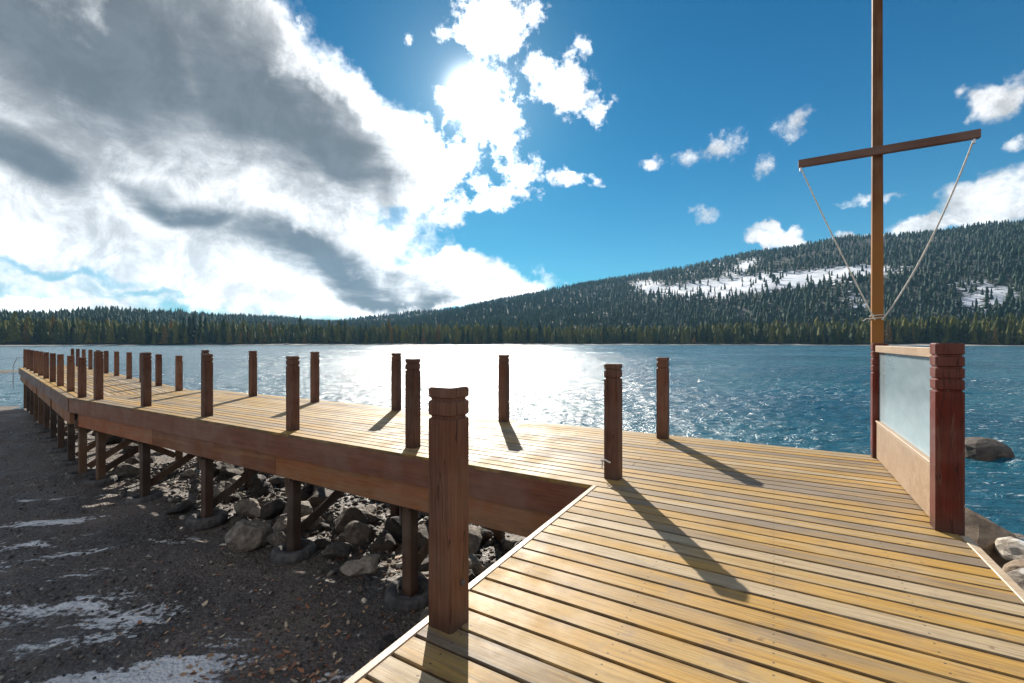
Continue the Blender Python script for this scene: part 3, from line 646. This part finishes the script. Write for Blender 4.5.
for i, (x, y, z) in enumerate(tyre_spots):
    o = link('old_tyre', tm); o.location = (x, y, z - .03 - (.05 if i > 2 else 0)); o.rotation_euler = (random.uniform(-.08, .08), random.uniform(-.08, .08), random.random() * 6)
    tag(o, 'worn black tyre round a pier leg, ' + names[min(i, 10)], 'tyre', 'old tyres round the pier legs')
# thin pale handrail at the far end of the pier
h_ = MB(); p0 = loc2(34.5, 1.2); q0 = loc2(35.3, 1.9)
h_.tube([(p0[0] - .1, p0[1], -1.1), (p0[0] - .1, p0[1], .1), (p0[0] + .1, p0[1] + .1, .5), (p0[0] + .25, p0[1] + .3, .52)], .018, 6); h_.build('end_handrail', M_STEEL, pier)

# ------------------------------------------------------------------ glass windbreak on the right edge
wb = empty('glass_windbreak', (0, 0, 0), ANG1); tag(wb, 'frosted glass windbreak between two dark red posts on the right edge of the platform', 'windbreak')
PX = 1.04
pm = post_mesh(1.295, .150, (.085, .165, .245, .325), .010, .010, -.32); pm.materials.append(M_POSTR)
o = link('post', pm, wb); o.location = (PX, 4.22, 0)
pm2 = post_mesh(1.288, .142, (.085, .165, .245, .325), .010, .010, -.32); pm2.materials.append(M_POSTR); o = link('post', pm2, wb); o.location = (PX - .01, 6.46, 0)
f_ = MB(); f_.box(PX - .06, PX + .03, 4.298, 6.386, 1.19, 1.262); f_.build('top_rail', M_KICK, wb)
for o_ in (wb.children[-1],): o_.rotation_euler.z = 0
f_ = MB(); f_.box(PX - .05, PX + .0, 4.297, 6.388, .012, .405); f_.build('kick_board', M_KICK, wb)
f_ = MB(); f_.box(PX - .058, PX + .02, 4.296, 6.389, .407, .43); f_.build('sill_rail', M_KICK, wb)
f_ = MB(); f_.box(PX - .025, PX - .015, 4.30, 6.385, .432, 1.188, bev=.001); f_.build('glass_pane', M_GLASS, wb)

# ------------------------------------------------------------------ flag mast with a cross arm, standing on the rear post
ms = empty('flag_mast', W1(-1.01, 6.46, 1.289), ANG1); tag(ms, 'tall varnished wooden mast with a cross arm, fixed on top of the rear windbreak post', 'mast')
f_ = MB(); V = []
f_.add([(x * w, y * w, z) for z, w in ((.0, .053), (2.0, .047), (6.5, .040)) for x, y in ((-1, -.75), (-.75, -1), (.75, -1), (1, -.75), (1, .75), (.75, 1), (-.75, 1), (-1, .75))],
       [tuple(range(8)), tuple(range(16, 24))] + [(i * 8 + k, i * 8 + (k + 1) % 8, i * 8 + 8 + (k + 1) % 8, i * 8 + 8 + k) for i in (0, 1) for k in range(8)])
f_.build('mast_pole', M_MAST, ms)
AZ_ = 2.14
f_ = MB(); f_.box(-.755, .815, -.112, -.062, AZ_ - .045, AZ_ + .045, bev=.006); arm = f_.build('cross_arm', M_ARM, ms)
def sag(A, B, s_, n=18): A = Vector(A); B = Vector(B); return [A.lerp(B, i / n) + Vector((0, 0, -s_ * 4 * (i / n) * (1 - i / n))) for i in range(n + 1)]
f_ = MB(); f_.tube(sag((-.73, -.09, AZ_ - .05), (-.03, -.075, .26), .03), .0075, 6); f_.build('halyard', M_ROPE, ms)
f_ = MB(); f_.tube(sag((.765, -.09, AZ_ - .05), (.03, -.075, .26), .17), .0085, 6); f_.build('halyard', M_ROPE, ms)
f_ = MB(); f_.tube([(.066 * math.cos(a * .5), .066 * math.sin(a * .5), .26 + .0025 * a) for a in np.linspace(0, 26, 50)], .006, 5)
f_.tube([(-.06, -.06, .28), (-.11, -.08, .275), (-.14, -.08, .25)], .006, 5); f_.build('rope_lashing', M_ROPE, ms)
f_ = MB()
f_.tube([(-.73, -.09, AZ_ - .045), (-.73, -.09, AZ_ - .09)], .014, 8); f_.tube([(.765, -.09, AZ_ - .045), (.765, -.09, AZ_ - .09)], .014, 8); f_.build('pulley', M_STEEL, arm)

# ------------------------------------------------------------------ rocks
def rock_mesh(seed, sub=3, ang=11):
    import bmesh
    rg = np.random.default_rng(seed); bm = bmesh.new(); bmesh.ops.create_icosphere(bm, subdivisions=sub, radius=1)
    pl = []
    for _ in range(ang):
        n = rg.normal(size=3); n /= np.linalg.norm(n); pl.append((Vector(n), rg.uniform(.55, .85)))
    o = Vector(rg.random(3) * 50)
    for v in bm.verts:
        p = v.co.copy()
        for n, d in pl:
            e = p.dot(n) - d
            if e > 0: p -= n * e * .97
        p *= 1 + .12 * (noise.fractal(p * 1.3 + o, 1, 2, 4)) ; p += p.normalized() * .035 * noise.fractal(p * 5 + o, 1, 2, 3); v.co = p
    me = bpy.data.meshes.new('rock'); bm.to_mesh(me); bm.free(); return me
RM = {}
for nm, mt in (('g', M_ROCK), ('p', M_ROCKP), ('d', M_ROCKD), ('b', M_ROCKB)):
    RM[nm] = []
    for i in range(6):
        r = rock_mesh(200 + i + 50 * len(RM), 4 if i < 2 else 3); r.materials.append(mt); RM[nm].append(r)
def rock(name, kind, k, x, y, sz, sc=(1, 1, .7), dz=.25, rz=None, label=None, group=None, z=None):
    o = link(name, RM[kind][k % 6]); zz = gz(x, y) if z is None else z
    o.location = (x, y, zz + sz * sc[2] * dz); o.scale = (sz * sc[0], sz * sc[1], sz * sc[2]); o.rotation_euler = (random.uniform(-.25, .25), random.uniform(-.25, .25), random.random() * 6.28 if rz is None else rz)
    tag(o, label, 'rock', group); return o
def gp(u, v, z): d = F * (EYE - z) / (v - HZ); return (u - 512) / F * d, d
NAMED = [  # u, v of the foot, height above ground guess, kind, half size, label
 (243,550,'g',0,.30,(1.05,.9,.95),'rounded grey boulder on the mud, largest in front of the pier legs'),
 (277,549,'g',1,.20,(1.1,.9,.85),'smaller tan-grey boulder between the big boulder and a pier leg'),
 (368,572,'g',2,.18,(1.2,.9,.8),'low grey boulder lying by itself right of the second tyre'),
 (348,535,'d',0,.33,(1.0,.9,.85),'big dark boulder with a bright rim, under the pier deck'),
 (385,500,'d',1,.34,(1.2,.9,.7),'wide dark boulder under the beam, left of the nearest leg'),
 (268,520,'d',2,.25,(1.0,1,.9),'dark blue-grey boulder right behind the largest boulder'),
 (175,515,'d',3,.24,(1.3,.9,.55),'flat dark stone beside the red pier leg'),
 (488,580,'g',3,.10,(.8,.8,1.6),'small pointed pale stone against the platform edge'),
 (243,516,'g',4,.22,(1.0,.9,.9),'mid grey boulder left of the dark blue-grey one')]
for (u, v, kd, k, sz, sc, lb) in NAMED:
    x, y = gp(u, v, -1.85); x, y = gp(u, v, gz(x, y)); rock('boulder', kd, k, x, y + sz * .5, sz, sc, .55, None, lb)
rock('boulder', 'b', 5, 6.35, 6.4, .66, (1.25, .85, .78), .3, .25, 'large tan boulder at the water edge behind the right red post', z=-1.75)
rock('boulder', 'd', 4, 14.4, 13.9, 1.0, (.95, .8, .5), .0, .1, 'dark rounded rock standing in the lake right of the glass screen', z=WATER + .02)
RIGHT = [(5.3,4.6,.34,'p',-1.33,'flat pale stone at the right picture edge, nearest the trim board'),(5.9,5.05,.26,'b',-1.35,'pale stone behind the flat one at the right picture edge'),(6.7,5.7,.34,'p',-1.5,'pale rounded stone right of the large tan boulder'),
         (5.0,5.0,.14,'p',-1.28,'small white stone beside the trim board below the tan boulder'),(4.7,4.0,.30,'p',-1.25,'pale slab under the right platform edge'),(5.6,3.9,.32,'b',-1.35,'grey stone beyond the slab right of the platform'),(7.6,6.2,.3,'p',-1.7,'pale stone close to the sandy water edge on the right'),
         (4.3,3.3,.3,'g',-1.3,'grey stone under the right platform edge near the viewer')]
for i, (x, y, sz, kd, z, lb) in enumerate(RIGHT): rock('stone', kd, i, x, y, sz, (1.25, .95, .6), .3, None, lb, z=z)
rr = random.Random(5); cnt = 0; placed = []
def scatter(n, s_rng, t_rng, szr, kinds, label, group, second=False):
    global cnt
    for _ in range(n):
        for _try in range(20):
            s = rr.uniform(*s_rng); t = rr.uniform(*t_rng); p = W2(s, t) if second else W1(s, t); sz = rr.uniform(*szr) ** 1.0
            if all((p.x - a) ** 2 + (p.y - b) ** 2 > (.62 * (sz + c)) ** 2 for a, b, c in placed): break
        placed.append((p.x, p.y, sz)); sc = (rr.uniform(.9, 1.4), rr.uniform(.8, 1.1), rr.uniform(.6, .95))
        rock('stone', rr.choice(kinds), rr.randrange(6), p.x, p.y, sz, sc, .35, None, label, group)
scatter(60, (.6, 13), (5.0, 6.7), (.12, .32), 'ggd', 'grey rough stone heaped under the pier deck', 'grey stones heaped under the deck')
scatter(70, (-.5, 14), (6.7, 9.4), (.12, .34), 'ppg', 'pale sunlit stone heaped on the lake side of the pier', 'pale stones on the lake side of the pier')
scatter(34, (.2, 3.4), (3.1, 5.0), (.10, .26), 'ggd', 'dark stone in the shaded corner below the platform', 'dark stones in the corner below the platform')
scatter(26, (3.4, 9), (4.3, 5.1), (.08, .2), 'gd', 'grey stone among the near pier legs', 'grey stones among the near pier legs')
scatter(50, (14, 32), (1.6, 4.2), (.10, .28), 'gd', 'grey stone lying under the far length of the pier', 'stones under the far length of the pier', True)
# gravel and pebbles, leaves: uncountable
import itertools
ico = [(0, 0, 1)] + [(.894 * math.cos(a), .894 * math.sin(a), .447) for a in np.arange(5) * 1.2566] + [(.894 * math.cos(a), .894 * math.sin(a), -.447) for a in np.arange(5) * 1.2566 + .628] + [(0, 0, -1)]
icf = [(0, 1 + k, 1 + (k + 1) % 5) for k in range(5)] + [(1 + k, 6 + k, 1 + (k + 1) % 5) for k in range(5)] + [(1 + (k + 1) % 5, 6 + k, 6 + (k + 1) % 5) for k in range(5)] + [(11, 6 + (k + 1) % 5, 6 + k) for k in range(5)]
ico = np.array(ico); icf = np.array(icf)
def scatter_mesh(name, px, py, size, material, flat=.6, dz=.2, shape=None):
    n = len(px); V0, F0 = shape if shape else (ico, icf); k = len(V0); rg = np.random.default_rng(len(px))
    jit = 1 + rg.normal(0, .18, (n, k)); a = rg.random(n) * 6.28; c, s_ = np.cos(a)[:, None], np.sin(a)[:, None]; el_ = rg.uniform(.7, 1.4, n)[:, None]; sz = size[:, None]
    vx = V0[:, 0] * jit * el_; vy = V0[:, 1] * jit; vz = V0[:, 2] * jit * flat
    tx, ty = rg.normal(0, .3, n)[:, None], rg.normal(0, .3, n)[:, None]
    Vx = (vx * c - vy * s_) * sz + px[:, None]; Vy = (vx * s_ + vy * c) * sz + py[:, None]; Vz = (vz + vx * tx + vy * ty) * sz + (ground_z(px, py) + size * dz)[:, None]
    me = npmesh(name, np.stack([Vx, Vy, Vz], -1).reshape(-1, 3), (F0[None] + (np.arange(n) * k)[:, None, None]).reshape(-1, F0.shape[1])); attr(me, 'tint', np.repeat(rg.random(n), k))
    return link(name, me, None, material, False)
M_PEB, g, b = mat('mixed_pebbles'); a = g.node('ShaderNodeAttribute', attribute_name='tint').outputs['Fac']
g.put(b.inputs['Base Color'], g.ramp(a, [(0, (.035,.032,.03)), (.5, (.09,.08,.07)), (.8, (.15,.12,.095)), (.95, (.3,.27,.23)), (1, (.45,.43,.4))])); b.inputs['Roughness'].default_value = .8
M_LEAF, g, b = mat('fallen_leaves'); a = g.node('ShaderNodeAttribute', attribute_name='tint').outputs['Fac']
g.put(b.inputs['Base Color'], g.ramp(a, [(0, (.14,.06,.03)), (.4, (.36,.15,.07)), (.7, (.5,.32,.18)), (1, (.6,.5,.36))])); b.inputs['Roughness'].default_value = .6
rg = np.random.default_rng(77)
d = 3 + 13 * rg.random(26000) ** 1.5; u = rg.uniform(-60, 600, 26000); px = (u - 512) / F * d; ok = (shore_dist(px, d) > .2) & ((snow_mask(px, d) < .35) | (rg.random(26000) < .12)) & (fbm(px, d, 1.3, 3, 71) + rg.random(26000) * .3 > .55); px, py = px[ok], d[ok]
sz = .005 + .024 * rg.random(len(px)) ** 4
o = scatter_mesh('gravel', px, py, sz, M_PEB); tag(o, 'loose gravel and pebbles strewn over the dark mud', 'gravel', kind='stuff')
s = rg.uniform(.3, 14, 9000); t = rg.uniform(4.0, 9.6, 9000); px = -.8645 * s + .5026 * t; py = .5026 * s + .8645 * t; ok = (t > 4.8) | (rg.random(9000) < .4)
o = scatter_mesh('rubble', px[ok], py[ok], .02 + .05 * rg.random(ok.sum()) ** 2, M_PEB, .7); tag(o, 'small rubble filling the gaps between the stones under the pier', 'rubble', kind='stuff')
lf = (np.array([(-1, 0, .1), (-.4, .5, .0), (.5, .45, .12), (1, 0, .3), (.5, -.45, .1), (-.4, -.5, .02)]), np.array([(0, 1, 5, 5), (1, 2, 4, 5), (2, 3, 4, 4)]))
lf = (lf[0], np.array([(0, 1, 5), (1, 2, 4), (1, 4, 5), (2, 3, 4)]))
C_ = [(265,665,100,24,85),(225,652,80,24,45),(310,672,50,18,50),(400,520,40,40,160),(380,560,50,40,130),(330,620,90,50,90),(205,600,150,70,70),(440,545,25,40,60)]
lx, ly = [], []
for (cu, cv, su, sv, n) in C_:
    uu = rg.normal(cu, su * .5, n); vv = rg.normal(cv, sv * .5, n); dd = F * (EYE + 1.78) / np.maximum(vv - HZ, 60); lx.append((uu - 512) / F * dd); ly.append(dd)
lx = np.concatenate(lx); ly = np.concatenate(ly)
o = scatter_mesh('leaf_litter', lx, ly, .014 + .02 * rg.random(len(lx)), M_LEAF, 1.0, .4, lf); tag(o, 'orange and tan fallen leaves scattered on the mud', 'leaves', kind='stuff')

# ------------------------------------------------------------------ the air over the lake
HZD = 5.5e-5
hb = MB(); hb.box(-3720, 3720, -3720, 3720, -13, 640, bev=0.001)
M_AIR = bpy.data.materials.new('lake_haze'); M_AIR.use_nodes = True; g = G(M_AIR.node_tree); g.n.clear()
pv_ = g.node('ShaderNodeVolumePrincipled', {'Color': (.30, .62, .95, 1), 'Density': HZD, 'Anisotropy': .2}); g.l.new(pv_.outputs[0], g.node('ShaderNodeOutputMaterial').inputs['Volume'])
o = hb.build('haze', M_AIR); tag(o, 'thin blue haze in the air over the lake', 'haze', kind='stuff')
